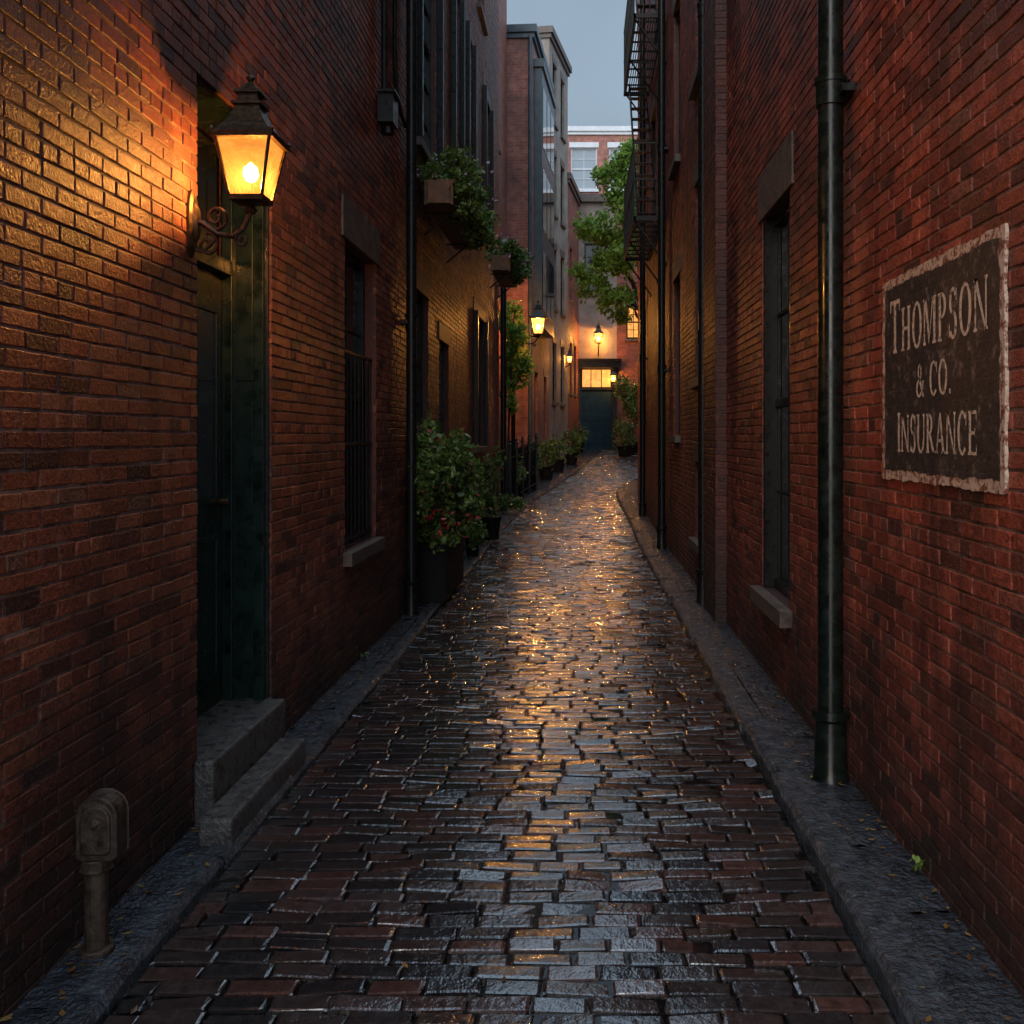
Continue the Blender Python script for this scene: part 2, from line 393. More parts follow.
while y<35.5:
    pitch=random.uniform(.078,.092); yc=y+pitch/2; hw=(pitch-.009)/2
    xl=float(XL(yc)); xr=float(XR(yc)); x=xl+.01-random.uniform(0,.12); z0=float(zp(yc)); sl=(float(zp(yc+.1))-float(zp(yc-.1)))/.2
    wig=random.uniform(-.002,.002)
    while x<xr-.03:
        L=random.uniform(.145,.205); a=max(x,xl+.006); b=min(x+L,xr-.006); x+=L+random.uniform(.007,.012)
        if b-a<.04: continue
        hx=(b-a)/2; cx=(a+b)/2; rot=random.gauss(0,.018)
        px=gx*hx; py=gy*hw*random.uniform(.92,1.02)
        px=px+rng.normal(0,.0028,16)*(edge>0); py=py+rng.normal(0,.0022,16)*(edge>0)
        settle=.0045*math.sin(cx*2.3+yc*1.1)*math.sin(yc*.9+cx)+.003*math.sin(cx*6.1+1)*math.sin(yc*4.3)
        h=hp+random.gauss(0,.0022)+gx*random.gauss(0,.0032)+gy*random.gauss(0,.0014)+settle+rng.normal(0,.0005,16)
        X=cx+px-py*rot; Yy=yc+py+px*rot+wig; Z=z0+h+py*sl
        top=np.stack([X,Yy,Z],1); sk=top[bidx].copy(); sk[:,2]-=.035
        Vs.append(top);Vs.append(sk);cnt+=1
    y+=pitch
V=np.concatenate(Vs); F=(np.arange(cnt)[:,None,None]*28+np.array(tf+sf)[None]).reshape(-1,4)
npmesh('brick_setts',V,F,SETT,road,False)
# kerbs & pavements
WL=-1.55; WR=1.2
def kerb(name,side,w,h,y0,y1):
    m=M(); y=y0
    while y<y1:
        L=random.uniform(.7,1.25); e=min(y+L-.012,y1)
        j=random.uniform(-.008,.008); k=random.uniform(-.008,.008)
        n=max(2,int((e-y)/.12)+1); yy=np.linspace(y,e,n); jit=[(random.uniform(-.006,.006),random.uniform(-.005,.005)) for _ in yy]
        for q_,(a,b) in enumerate(zip(yy,yy[1:])):
            f=XL if side<0 else XR
            pa,pb=float(f(a)),float(f(b)); za,zb=float(zp(a)),float(zp(b)); i=len(m.v)
            for q,Yv,zb_,(jx,jz) in ((pa,a,za,jit[q_]),(pb,b,zb,jit[q_+1])):
                s=side
                m.v+=[(q+j+jx,Yv,zb_-.05),(q+j+jx,Yv,zb_+h+k-.022+jz),(q+j+jx+s*.02,Yv,zb_+h+k+jz),(q+j+s*w,Yv,zb_+h+k+.004),(q+j+s*w,Yv,zb_-.05)]
            mi=m.mi(STONEW)
            for t in range(4): m.f.append((i+t,i+t+1,i+5+t+1,i+5+t)); m.m.append(mi); m.uv.append([(0,0)]*4)
            for t in (0,5): m.f.append((i+t,i+t+1,i+t+2,i+t+3,i+t+4)); m.m.append(mi); m.uv.append([(0,0)]*5)
        y+=L
    return m.build(name)
kerb('kerb',-1,.09,.035,-2,34); kerb('kerb',1,.13,.075,-2,34)
PAVE=simple('wet_pavement_stone',(.032,.035,.042),.16,0,13,.6,1.0,.024)
def paver(name,fa,fb,zo,y0,y1,seed):
    r=random.Random(seed); V=[];F=[];y=y0
    p=empty(name,(0,y0,0))
    strip('slab_bed',fa,fb,zo-.02,y0,y1,ROADB,parent=p)
    while y<y1:
        L=r.uniform(.5,1.1); e=min(y+L-.008,y1); 
        if e-y<.1: break
        nu,nv=6,max(3,int((e-y)/.07)); b=len(V); tl=r.gauss(0,.002)
        for jj in range(nv+1):
            Y=y+(e-y)*jj/nv; a,c=float(fa(Y)),float(fb(Y))
            for ii in range(nu+1):
                t=ii/nu; ed=(jj in(0,nv)) or ii in (0,nu)
                V.append((a+(c-a)*t,Y+r.gauss(0,.003),float(zp(Y))+zo+(-.008 if ed else 0)+r.gauss(0,.0025)+tl*(jj/nv-.5)*2))
        for jj in range(nv):
            for ii in range(nu): F.append((b+jj*(nu+1)+ii,b+jj*(nu+1)+ii+1,b+(jj+1)*(nu+1)+ii+1,b+(jj+1)*(nu+1)+ii))
        y+=L
    npmesh('slabs',V,F,PAVE,p,True)
paver('pavement',lambda y:min(WL-.05,-1.6) if y<19.4 else -2.6,lambda y:XL(y)-.095,.04,-2,33.9,5)
paver('pavement',lambda y:XR(y)+.135,lambda y:WR+.05 if y<20.9 else float(XR(y))+1.0,.08,-2,33.9,6)
# ================================================================ LEFT BUILDING 1
def body(mb,u0,u1,z1,back,roof=ROOFG,depth=7,z0=-.3,mat=DARK):
    mb.box(u0+.01,u1-.01,-depth,-back,z0,z1-.02,mat)
    mb.box(u0,u1,-depth,.0,z1-.015,z1+.12,roof)
b1=empty('brick_building',(WL,4,0))
fr=((WL,0,0),(0,1,0),(1,0,0))
door=sn((4.05,5.03,.30,3.10)); w1=sn((6.6,7.6,.82,2.9)); u1w=sn((6.6,7.6,5.6,7.4)); u2w=sn((3.2,4.2,5.3,7.2))
op=[door,w1,u1w,u2w]
cuts=[cutl(w1),cutl(u1w),cutl(u2w)]+[(o[0]-.06,o[1]+.06,o[2]-.09,o[2]) for o in (w1,u1w,u2w)]
brick_geo('brickwork',b1,*fr,-1.2,8.9,-2*COURSE,snap(11),op,cuts,BR_L,1)
m=M(*fr); sheet(m,-1.2,8.9,-.3,11,op,MD,MORT)
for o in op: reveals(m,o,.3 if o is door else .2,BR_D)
body(m,-1.2,8.9,11,.45)
m.box(-1.2,-1.17,-7,-.02,-.3,11,BT)
m.build('walls',b1)
m=M(*fr)
for o in (w1,u1w,u2w): window(m,o,.12,BLACKP,vb=1,hb=2); sill(m,o); lintel(m,o)
for i in range(8):
    u=w1[0]+.07+i*(w1[1]-w1[0]-.14)/7; m.tube([(u,-.035,w1[2]+.02),(u,-.035,w1[2]+1.35)],.008,IRON,6)
for z in (.05,.7,1.33): m.box(w1[0],w1[1],-.045,-.028,w1[2]+z,w1[2]+z+.022,IRON)
m.build('windows',b1,.004)
m=M(*fr); a,b,c,e=door; D=-.23
m.box(b-.028,b-.001,D,-.012,c,e-.03,GREEN); m.box(a+.001,a+.028,D,-.012,c,e-.03,GREEN); m.box(a,b,D,-.014,e-.03,e-.001,GREEN)
m.box(b-.075,b-.028,-.07,-.02,c,e-.03,GREEN); m.box(b-.06,b-.028,D,D+.05,c,e-.03,GREEN); m.box(a+.028,a+.06,D,D+.05,c,e-.03,GREEN)
for z0,z1 in ((.12,.75),(.85,1.5),(1.6,2.6)): m.box(b-.036,b-.028,D+.06,-.085,c+z0,c+z1,GREEN)
hd=c+2.12
m.box(a+.06,b-.06,D-.02,D+.05,hd,hd+.07,GREEN)
m.box(a+.06,b-.06,D-.02,D-.012,hd+.07,e-.03,GLASS)
m.box((a+b)/2-.012,(a+b)/2+.012,D-.012,D+.01,hd+.07,e-.03,GREEN)
m.box(a+.06,b-.06,D-.04,D,c+.01,hd,GREEN)
w=(b-a-.12)
for (q0,q1,z0,z1,gl) in ((.1,.45,.15,.85,0),(.55,.9,.15,.85,0),(.1,.45,1.0,1.95,1),(.55,.9,1.0,1.95,1)):
    x0=a+.06+w*q0; x1=a+.06+w*q1
    for t in ((x0,x1,z0,z0+.03),(x0,x1,z1-.03,z1),(x0,x0+.03,z0+.03,z1-.03),(x1-.03,x1,z0+.03,z1-.03)):
        m.box(t[0],t[1],D+.001,D+.016,c+t[2],c+t[3],GREEN)
    m.box(x0+.03,x1-.03,D+.001,D+.006,c+z0+.03,c+z1-.03,GLASS if gl else GREEN)
m.tube([(b-.13,D,c+1.0),(b-.13,D+.06,c+1.0)],.022,BRASS,10)
m.box(a,b,-.3,-.0,c-.04,c+.012,STONE)
m.build('door',b1,.004)
m=M(*fr)
m.box(4.0,4.98,.003,.085,-.05,.30,STONE)
m.build('doorstep',b1,.012)
m=M(*fr); m.box(3.82,4.86,.088,.22,-.05,.14,STONE); 
m.build('lower_step',b1,.014)
# ================================================================ LEFT BUILDING 2
WL2=-1.57
fr=((WL2,0,0),(0,1,0),(1,0,0)); b2=empty('brick_building',(WL2,14,0))
ops=[sn(x) for x in ((9.45,10.35,1.7,3.0),(11.15,11.95,.15,2.7),(14.8,16.3,1.45,3.45),(9.6,10.95,4.5,7.1),(12.2,13.0,4.7,7.3),(13.7,14.5,4.7,7.3),(16.2,17.4,4.9,7.3),(9.6,10.8,8.3,10.2),(12.4,13.4,8.3,10.2),(15.4,16.4,8.3,10.2))]
cuts=[cutl(o,.2,.08) for o in ops]+[(o[0]-.06,o[1]+.06,o[2]-.09,o[2]) for o in ops]
brick_geo('brickwork',b2,*fr,8.9,19.4,-2*COURSE,snap(12),ops,cuts,BR_L,2)
m=M(*fr); sheet(m,8.9,19.4,-.3,12,ops,MD,MORT)
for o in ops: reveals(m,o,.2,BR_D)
body(m,8.9,19.4,12,.45); m.build('walls',b2)
m=M(*fr)
for i,o in enumerate(ops):
    window(m,o,.1,GREEN if i%2 else BLACKP,vb=1,hb=3); sill(m,o); lintel(m,o,h=.2,ext=.08)
for o in (ops[3],ops[4],ops[5],ops[6],ops[2]):
    m.box(o[0]-.07,o[0],.002,.07,o[2],o[3],BLACKP); m.box(o[1],o[1]+.07,.002,.07,o[2],o[3],BLACKP)
m.build('windows',b2,.004)
# ================================================================ RIGHT BUILDING 1
fr=((WR,0,0),(0,1,0),(-1,0,0)); r1=empty('brick_building',(WR,4,0))
rw=sn((5.72,6.6,.62,3.0)); ruw=sn((5.72,6.6,5.2,7.0)); rw2=sn((2.2,3.2,4.6,6.6))
ops=[rw,ruw,rw2]; cuts=[cutl(o,.3,.1) for o in ops]+[(o[0]-.06,o[1]+.06,o[2]-.1,o[2]) for o in ops]
brick_geo('brickwork',r1,*fr,-1.2,8.2,-2*COURSE,snap(11),ops,cuts,BR_R,3)
m=M(*fr); sheet(m,-1.2,8.2,-.3,11,ops,MD,MORTR)
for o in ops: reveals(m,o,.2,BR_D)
body(m,-1.2,8.2,11,.45); m.box(-1.2,-1.17,-7,-.02,-.3,11,BT); m.build('walls',r1)
m=M(*fr)
for o in ops: window(m,o,.1,BLACKP,vb=1,hb=2); sill(m,o,h=.1,out=.07); lintel(m,o,h=.3)
m.box(rw[0]+.0,rw[0]+.06,-.095,-.01,rw[2],rw[3],BLACKP); m.box(rw[1]-.06,rw[1],-.095,-.01,rw[2],rw[3],BLACKP)
m.build('windows',r1,.004)
frp=((WR,0,0),(0,1,0),(-1,0,0))
pier=empty('brick_pier',(WR,8.4,0))
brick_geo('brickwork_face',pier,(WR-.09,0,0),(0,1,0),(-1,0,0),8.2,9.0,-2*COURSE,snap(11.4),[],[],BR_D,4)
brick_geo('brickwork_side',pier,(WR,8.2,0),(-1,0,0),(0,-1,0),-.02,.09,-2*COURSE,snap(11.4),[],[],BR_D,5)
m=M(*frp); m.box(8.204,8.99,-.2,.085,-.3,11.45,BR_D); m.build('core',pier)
# ================================================================ RIGHT BUILDING 2
r2=empty('brick_building',(WR,15,0))
ops=[sn(x) for x in ((9.6,10.4,.55,1.35),(9.5,10.4,2.2,4.2),(12.0,12.8,1.6,3.6),(12.0,12.8,5.0,7.0),(9.5,10.4,5.2,7.2),(14.6,15.6,4.75,6.9),(15.9,16.8,4.75,6.9),(18.2,19.2,1.9,3.9),(14.6,15.6,7.8,9.8),(18.2,19.2,5.1,7.1))]
cuts=[cutl(o,.2,.08) for o in ops]+[(o[0]-.06,o[1]+.06,o[2]-.09,o[2]) for o in ops]
brick_geo('brickwork',r2,*fr,9.0,20.8,-2*COURSE,snap(12),ops,cuts,BR_R,6)
m=M(*fr); sheet(m,9.0,20.8,-.3,12,ops,MD,MORTR)
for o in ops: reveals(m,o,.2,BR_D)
body(m,9.0,20.8,12,.45); m.box(20.77,20.8,-7,-.0076,-.3,12,BT); m.build('walls',r2)
m=M(*fr)
for o in ops: window(m,o,.1,BLACKP,vb=1,hb=2); sill(m,o,LINT,.09,.07); lintel(m,o,h=.2,ext=.08)
m.build('windows',r2,.004)
# ================================================================ downpipes
def downpipe(name,frm,u,r,z0,z1,off,mat=PIPE,joints=(),boot=True):
    m=M(*frm); d=off
    m.tube([(u,d,z0+.25),(u,d,z1)],r,mat,20)
    for z in joints:
        m.tube([(u,d,z-.05),(u,d,z+.05)],r*1.18,mat,20); m.tube([(u,d,z+.05),(u,d,z+.075)],r*1.3,mat,20)
        m.box(u-r*1.9,u+r*1.9,0,d*.7,z-.012,z+.02,mat)
    if boot:
        m.tube([(u,d,z0+.0),(u,d,z0+.05),(u,d,z0+.27),(u,d,z0+.285),(u,d,z0+.32)],[r*1.55,r*1.3,r*1.22,r*1.5,r*1.5],mat,20)
    return m.build(name,smooth=True)
RF=((WR,0,0),(0,1,0),(-1,0,0)); LF=((WL,0,0),(0,1,0),(1,0,0))
downpipe('drainpipe',RF,4.45,.056,.07,11,.085,joints=(3.12,6.2,9.2))
downpipe('drainpipe',RF,9.18,.045,.07,11.5,.07,BLACKP,joints=(2.5,5.5,8.5))
downpipe('drainpipe',RF,13.6,.05,.07,11.5,.09,BLACKP,joints=(2.5,5.5,8.5))
downpipe('drainpipe',RF,17.9,.05,.1,11.5,.08,BLACKP,joints=(3,6))
downpipe('drainpipe',LF,8.78,.045,.03,11,.07,BLACKP,joints=(2.6,5.6,8.6))
downpipe('drainpipe',LF,19.2,.055,.1,4.6,.08,BLACKP,joints=(2.4,))
# ================================================================ standpipe (left foreground): pipe with flat rounded cap plate
c=(-1.47,3.04); m=M((c[0],c[1],0),(1,0,0),(0,-1,0))
m.tube([(0,0,0),(0,0,.47)],.034,RUST,16); m.tube([(0,0,0),(0,0,.055)],.052,RUST,16); m.tube([(0,0,.29),(0,0,.325)],.043,RUST,16)
ol=[(-.045,.33),(.06,.33)]+[(.0275+.0525*1.0*math.cos(a)*1.0+.0,.455+.058*math.sin(a)) for a in np.linspace(0,math.pi,11)]
ol[1]=(.08,.33); ol[-1]=(-.045,.455)
ol=[(-.045,.335),(-.03,.325),(.065,.325),(.08,.34)]+[(.0175+.0625*math.cos(a),.46+.058*math.sin(a)) for a in np.linspace(0,math.pi,13)]
m.prism(ol,-.03,.04,RUST)
ol2=[((u-.0175)*.72+.0175,(z-.42)*.76+.42) for u,z in ol]; m.prism(ol2,.04,.05,RUST)
m.tube([(.0175,.05,.44),(.0175,.062,.44)],.012,RUST,6)
m.build('standpipe',bevel=.005)
# ================================================================ lanterns
def lantern(name,c,s,wallx,glass,bulb,power,metal=BRASS,nsign=1,plate=True,col=(1,.46,.13),lh=.14):
    x,y,z=c; p=empty(name,c)
    m=M(); q=math.sqrt(2)
    b0,b1_=.066*s,.112*s; h=.25*s
    m.lathe((x,y,z),[(0,-.05*s),(.02*s,-.05*s),(.028*s,-.035*s),(.016*s,-.02*s),(.05*s,-.004*s),(0,0)],metal,14)
    m.frustum((x,y),z-.002,z+.018*s,b0*q*1.06,b0*q*1.12,metal)
    m.frustum((x,y),z+h-.004*s,z+h+.018*s,b1_*q*1.12,b1_*q*1.16,metal)
    for sx,sy in ((1,1),(1,-1),(-1,1),(-1,-1)):
        m.tube([(x+sx*b0,y+sy*b0,z+.01*s),(x+sx*b1_,y+sy*b1_,z+h)],.0075*s,metal,6)
    hp_=[(.018,1.12),(.045,.9),(.085,.66),(.125,.5),(.15,.44)]
    for (za,ra),(zb,rb) in zip(hp_,hp_[1:]): m.frustum((x,y),z+h+za*s,z+h+zb*s,b1_*q*ra,b1_*q*rb,metal)
    m.frustum((x,y),z+h+.15*s,z+h+.162*s,b1_*q*.56,b1_*q*.56,metal)
    m.frustum((x,y),z+h+.162*s,z+h+.2*s,b1_*q*.40,b1_*q*.36,metal)
    m.frustum((x,y),z+h+.2*s,z+h+.212*s,b1_*q*.5,b1_*q*.48,metal)
    m.frustum((x,y),z+h+.212*s,z+h+.25*s,b1_*q*.4,b1_*q*.12,metal)
    m.lathe((x,y,z+h+.245*s),[(.016*s,0),(.01*s,.012*s),(.018*s,.022*s),(.02*s,.03*s),(.008*s,.04*s),(.005*s,.06*s),(0,.075*s)],metal,12)
    for sx,sy in ((1,1),(1,-1),(-1,1),(-1,-1)):
        m.lathe((x+sx*b1_*1.1,y+sy*b1_*1.1,z+h+.015*s),[(.008*s,0),(.011*s,.012*s),(.004*s,.02*s),(0,.034*s)],metal,8)
    m.tube([(x,y,z),(x,y,z+.07*s)],.011*s,metal,8)
    m.build('lantern_frame',p)
    m=M(); g=.95
    for sx,sy,tx,ty in ((-1,-1,1,-1),(1,-1,1,1),(1,1,-1,1),(-1,1,-1,-1)):
        m.face([(x+sx*b0*g,y+sy*b0*g,z+.015*s),(x+tx*b0*g,y+ty*b0*g,z+.015*s),(x+tx*b1_*g,y+ty*b1_*g,z+h),(x+sx*b1_*g,y+sy*b1_*g,z+h)],glass,False)
    m.build('glass_panes',p)
    m=M(); m.lathe((x,y,z+.08*s),[(0,0),(.022*s,.01*s),(.034*s,.035*s),(.028*s,.065*s),(0,.09*s)],bulb,12); m.build('bulb',p,smooth=True)
    if wallx is not None:
        m=M(); dx=x-wallx; pz=z-.06*s
        pts=lambda L:[(x-dx*a,y,pz+b*s) for a,b in L]
        m.tube(pts([(1,-.02),(.8,-.03),(.55,-.075),(.3,-.085),(.12,-.05),(.0,.02)]),[.013*s,.013*s,.012*s,.012*s,.011*s,.011*s],metal,8)
        def spiral(cx,cz,r0,a0,tn,w=.008):
            L=[]
            for k in range(26):
                t=k/25; a=a0+tn*2*math.pi*t; r=r0*(1-.8*t); L.append((cx+math.cos(a)*r,y,cz+math.sin(a)*r))
            m.tube(L,w*s,metal,6)
        spiral(wallx+dx*.42,pz-.005*s,.052*s,-1.6,1.4); spiral(wallx+dx*.28,pz-.12*s,.05*s,1.6,-1.4); spiral(wallx+dx*.85,pz-.1*s,.03*s,2.2,1.3,.007)
        m.tube(pts([(.98,-.14),(.8,-.15),(.6,-.10)]),.009*s,metal,6)
        m.build('bracket',p,smooth=True)
        m=M((wallx,y,pz-.03*s),(0,1,0),(nsign,0,0)); n=20; L=[]
        for k in range(n):
            a=2*math.pi*k/n; L.append((math.cos(a)*.05*s,math.sin(a)*.145*s))
        for d0,d1,k0,k1 in ((-.01,.012,1,1),(.012,.02,1,.8),(.02,.034,.6,.45)):
            A=[(u*k0,d0,w*k0) for u,w in L]; B=[(u*k1,d1,w*k1) for u,w in L]
            for k in range(n): m.face([A[k],A[(k+1)%n],B[(k+1)%n],B[k]],metal)
            m.face(B,metal)
        m.build('wall_plate',p)
    l=bpy.data.lights.new('lamp_light','POINT'); l.energy=power; l.color=col; l.shadow_soft_size=.035*s
    lo=bpy.data.objects.new('lamp_light',l); lo.location=(x,y,z+lh*s); link(lo,p)
    return p
lantern('wall_lantern',(-1.31,3.98,2.535),.94,WL,LGLASS,BULB,190,lh=.10)
lantern('wall_lantern',(-.92,22,3.85),1.4,-1.45,LGLASS2,BULB2,850,IRON)
lantern('wall_lantern',(.62,33.6,4.75),1.3,None,LGLASS2,BULB2,520,IRON)
lantern('wall_lantern',(1.12,33.75,3.45),.9,None,LGLASS2,BULB2,250,IRON)
lantern('wall_lantern',(-.32,30.4,3.85),.8,None,LGLASS2,BULB2,120,IRON)
m=M(); m.tube([(-1.47,22,1.0-.8),(-1.47,22,4.0)],.045,IRON,10); m.tube([(-1.47,22,3.7),(-1.2,22,3.85),(-.92,22,3.8)],.02,IRON,8); m.build('lamp_post',smooth=True)
m=M(); m.tube([(.62,34.1,4.4),(.62,33.85,4.35),(.62,33.6,4.7)],.02,IRON,8); m.tube([(1.12,34.1,3.2),(1.12,33.9,3.2),(1.12,33.75,3.42)],.015,IRON,8); m.tube([(-.5,30.6,3.7),(-.32,30.4,3.8)],.015,IRON,8); m.build('lamp_brackets',smooth=True)
m=M(*LF); m.box(7.6,7.8,.01,.13,4.0,4.22,BLACKP); m.box(7.57,7.83,.01,.15,4.22,4.24,BLACKP); m.tube([(7.7,.04,4.24),(7.7,.04,8)],.022,BLACKP,8); m.tube([(7.7,.07,3.98),(7.7,.07,3.93)],.05,IRON,12)
m.build('electrical_box')
m=M(*LF); m.tube([(8.2,.03,11),(8.2,.03,4.7),(8.3,.03,4.4),(8.7,.03,4.3)],.018,BLACKP,8); m.build('conduit',smooth=True)
# ================================================================ SIGN
def sign():
    O=(WR-.004,3.93,1.44); fr=(O,(0,-1,0),(-1,0,0)); W,H=1.13,.76
    p=empty('insurance_sign',O)
    mb,nt,b=newmat('sign_board'); g=posn(nt); P=g.outputs['Position']
    c=ramp(nt,noise(nt,P,20,3,.75),[(.35,(.03,.022,.02)),(.56,(.05,.037,.033)),(.70,(.22,.15,.12))])
    uv=N(nt,'ShaderNodeUVMap'); t=N(nt,'ShaderNodeTexBrick'); nt.links.new(uv.outputs[0],t.inputs['Vector']); t.inputs['Scale'].default_value=1; t.inputs['Brick Width'].default_value=BLEN+.0095; t.inputs['Row Height'].default_value=COURSE; t.inputs['Mortar Size'].default_value=.005
    nt.links.new(c,b.inputs['Base Color']); b.inputs['Roughness'].default_value=.55
    pv=bump(nt,b,mth(nt,'SUBTRACT',1.0,t.outputs['Fac']),.6,.005); bump(nt,b,noise(nt,P,60,3,.7),.6,.006,pv)
    mc,nt,b=newmat('sign_lettering'); g=posn(nt); P=g.outputs['Position']
    f=mapr(nt,noise(nt,P,55,3,.85),.5,.64,0,1)
    nt.links.new(mixc(nt,f,(.74,.58,.45),(.12,.08,.07)),b.inputs['Base Color']); b.inputs['Roughness'].default_value=.6
    mf,nt,b=newmat('sign_border'); g=posn(nt); P=g.outputs['Position']
    f=mapr(nt,noise(nt,P,26,3,.85),.47,.58,0,1)
    nt.links.new(mixc(nt,f,(.62,.46,.35),(.2,.06,.04)),b.inputs['Base Color']); b.inputs['Roughness'].default_value=.65
    bump(nt,b,noise(nt,P,60,3,.7),.5,.004)
    m=M(*fr); r=random.Random(4)
    def ragged(x0,x1,z0,z1,d0,d,mat,amp,n=60):
        L=[]; a_=[0]
        def j():
            a_[0]=a_[0]*.6+r.uniform(-amp,amp); return a_[0]
        for i in range(n): L.append((x0+(x1-x0)*i/n,z0+j()))
        for i in range(n): L.append((x1+j(),z0+(z1-z0)*i/n))
        for i in range(n): L.append((x1-(x1-x0)*i/n,z1+j()))
        for i in range(n): L.append((x0+j(),z1-(z1-z0)*i/n))
        m.face([(u,d,z) for u,z in L],mat)
        for i in range(len(L)):
            a=L[i];q=L[(i+1)%len(L)]; m.face([(a[0],d0,a[1]),(q[0],d0,q[1]),(q[0],d,q[1]),(a[0],d,a[1])],mat)
    ragged(0,W,0,H,-.004,.0065,mf,.0035)
    ragged(.034,W-.034,.034,H-.034,.0065,.0078,mb,.0045)
    m.build('board',p)
    T=M(*fr); D=.0088
    def poly(pts): T.face([(u,D,z) for u,z in pts],mc)
    class G:
        def __init__(s,x,z,h,w): s.x,s.z,s.h,s.w=x,z,h,w
        def q(s,*p): poly([(s.x+a*s.h*s.w,s.z+b*s.h) for a,b in p])
        def r(s,x0,x1,y0,y1): s.q((x0,y0),(x1,y0),(x1,y1),(x0,y1))
        def stem(s,c,w=.18,y0=0,y1=1,f=1,t=1):
            if w<.1: w=.1
            s.r(c-w/2,c+w/2,y0+(.06 if f else 0),y1-(.06 if t else 0))
            if f: s.r(c-w/2-.06,c+w/2+.06,y0,y0+.06)
            if t: s.r(c-w/2-.06,c+w/2+.06,y1-.06,y1)
        def arc(s,cx,cy,rx,ry,a0,a1,tw=.15,tn=.05,n=22):
            tw+=.03; tn+=.025
            for k in range(n):
                A=[math.radians(a0+(a1-a0)*(k+i)/n) for i in (0,1)]
                o=[(cx+rx*math.cos(a),cy+ry*math.sin(a)) for a in A]
                i_=[(cx+(rx-tw)*math.cos(a),cy+(ry-tn)*math.sin(a)) for a in A]
                s.q(o[0],o[1],i_[1],i_[0])
    adv={'T':.86,'H':.98,'O':.95,'M':1.15,'P':.8,'S':.72,'N':1.0,'&':.95,'C':.86,'.':.3,'I':.42,'U':.95,'R':.9,'A':.95,'E':.8,' ':.4}
    def glyph(ch,g):
        if ch=='T': g.r(.03,.77,.92,1); g.r(.03,.1,.78,.92); g.r(.70,.77,.78,.92); g.stem(.4,.18,0,.92,1,0)
        if ch=='H': g.stem(.2);g.stem(.72);g.r(.29,.63,.47,.55)
        if ch=='O': g.arc(.45,.5,.41,.52,0,360,.15,.05,36)
        if ch=='M':
            g.stem(.14,.08);g.stem(.92,.18); g.q((.1,1),(.28,1),(.58,.17),(.5,0)); g.q((.5,0),(.58,.17),(.84,1),(.76,1))
        if ch in 'PR':
            g.stem(.2)
            g.arc(.3,.73,.36,.27,-90,90,.14,.05,16); g.r(.28,.31,.925,1); g.r(.28,.31,.46,.535)
            if ch=='R': g.q((.30,.46),(.48,.48),(.88,0),(.68,0)); g.r(.68,.94,0,.06)
        if ch=='S':
            g.arc(.34,.74,.27,.28,25,265,.13,.055,20); g.arc(.34,.27,.29,.29,95,-150,.14,.055,20); g.q((.28,.46),(.40,.46),(.40,.56),(.28,.56)); g.r(.54,.6,.74,.98); g.r(.06,.12,.02,.27)
        if ch=='N': g.stem(.15,.06);g.stem(.8,.06);g.q((.05,1),(.25,1),(.83,0),(.74,0))
        if ch=='C': g.arc(.45,.5,.4,.52,45,315,.15,.055,26); g.r(.71,.77,.66,.98)
        if ch=='.': g.r(.08,.22,0,.14)
        if ch=='I': g.stem(.2)
        if ch=='U': g.stem(.18,.18,.35,1,0,1);g.stem(.76,.09,.35,1,0,1); g.arc(.45,.37,.355,.39,180,360,.13,.06,18)
        if ch=='A': g.q((.40,1),(.54,1),(.88,.0),(.68,0)); g.q((.40,1),(.46,.9),(.18,.0),(.1,0)); g.r(.02,.28,0,.06); g.r(.6,.94,0,.06); g.r(.25,.66,.28,.355)
        if ch=='E': g.stem(.2); g.r(.28,.7,.925,1);g.r(.28,.6,.46,.535);g.r(.28,.72,0,.075); g.r(.65,.7,.78,.925);g.r(.67,.72,.075,.24);g.r(.55,.6,.4,.6)
        if ch=='&':
            g.arc(.4,.76,.2,.24,0,360,.08,.05,20); g.arc(.34,.26,.3,.28,60,330,.12,.055,22); g.q((.22,.62),(.4,.62),(.88,0),(.7,0)); g.arc(.5,.3,.28,.3,-60,30,.07,.05,10); g.r(.64,.86,.42,.48)
    def text(sizes,zb,width):
        tot=sum(adv[c]*h for c,h in sizes); w=width/tot; x=(W-width)/2
        for c,h in sizes:
            glyph(c,G(x,zb,h,w)); x+=adv[c]*h*w
    text([('T',.20)]+[(c,.16) for c in 'HOMPSON'],.475,.93)
    text([(c,.115) for c in '& CO.'],.30,.34)
    text([('I',.145)]+[(c,.135) for c in 'NSURANCE'],.105,.76)
    T.build('lettering',p)
sign()
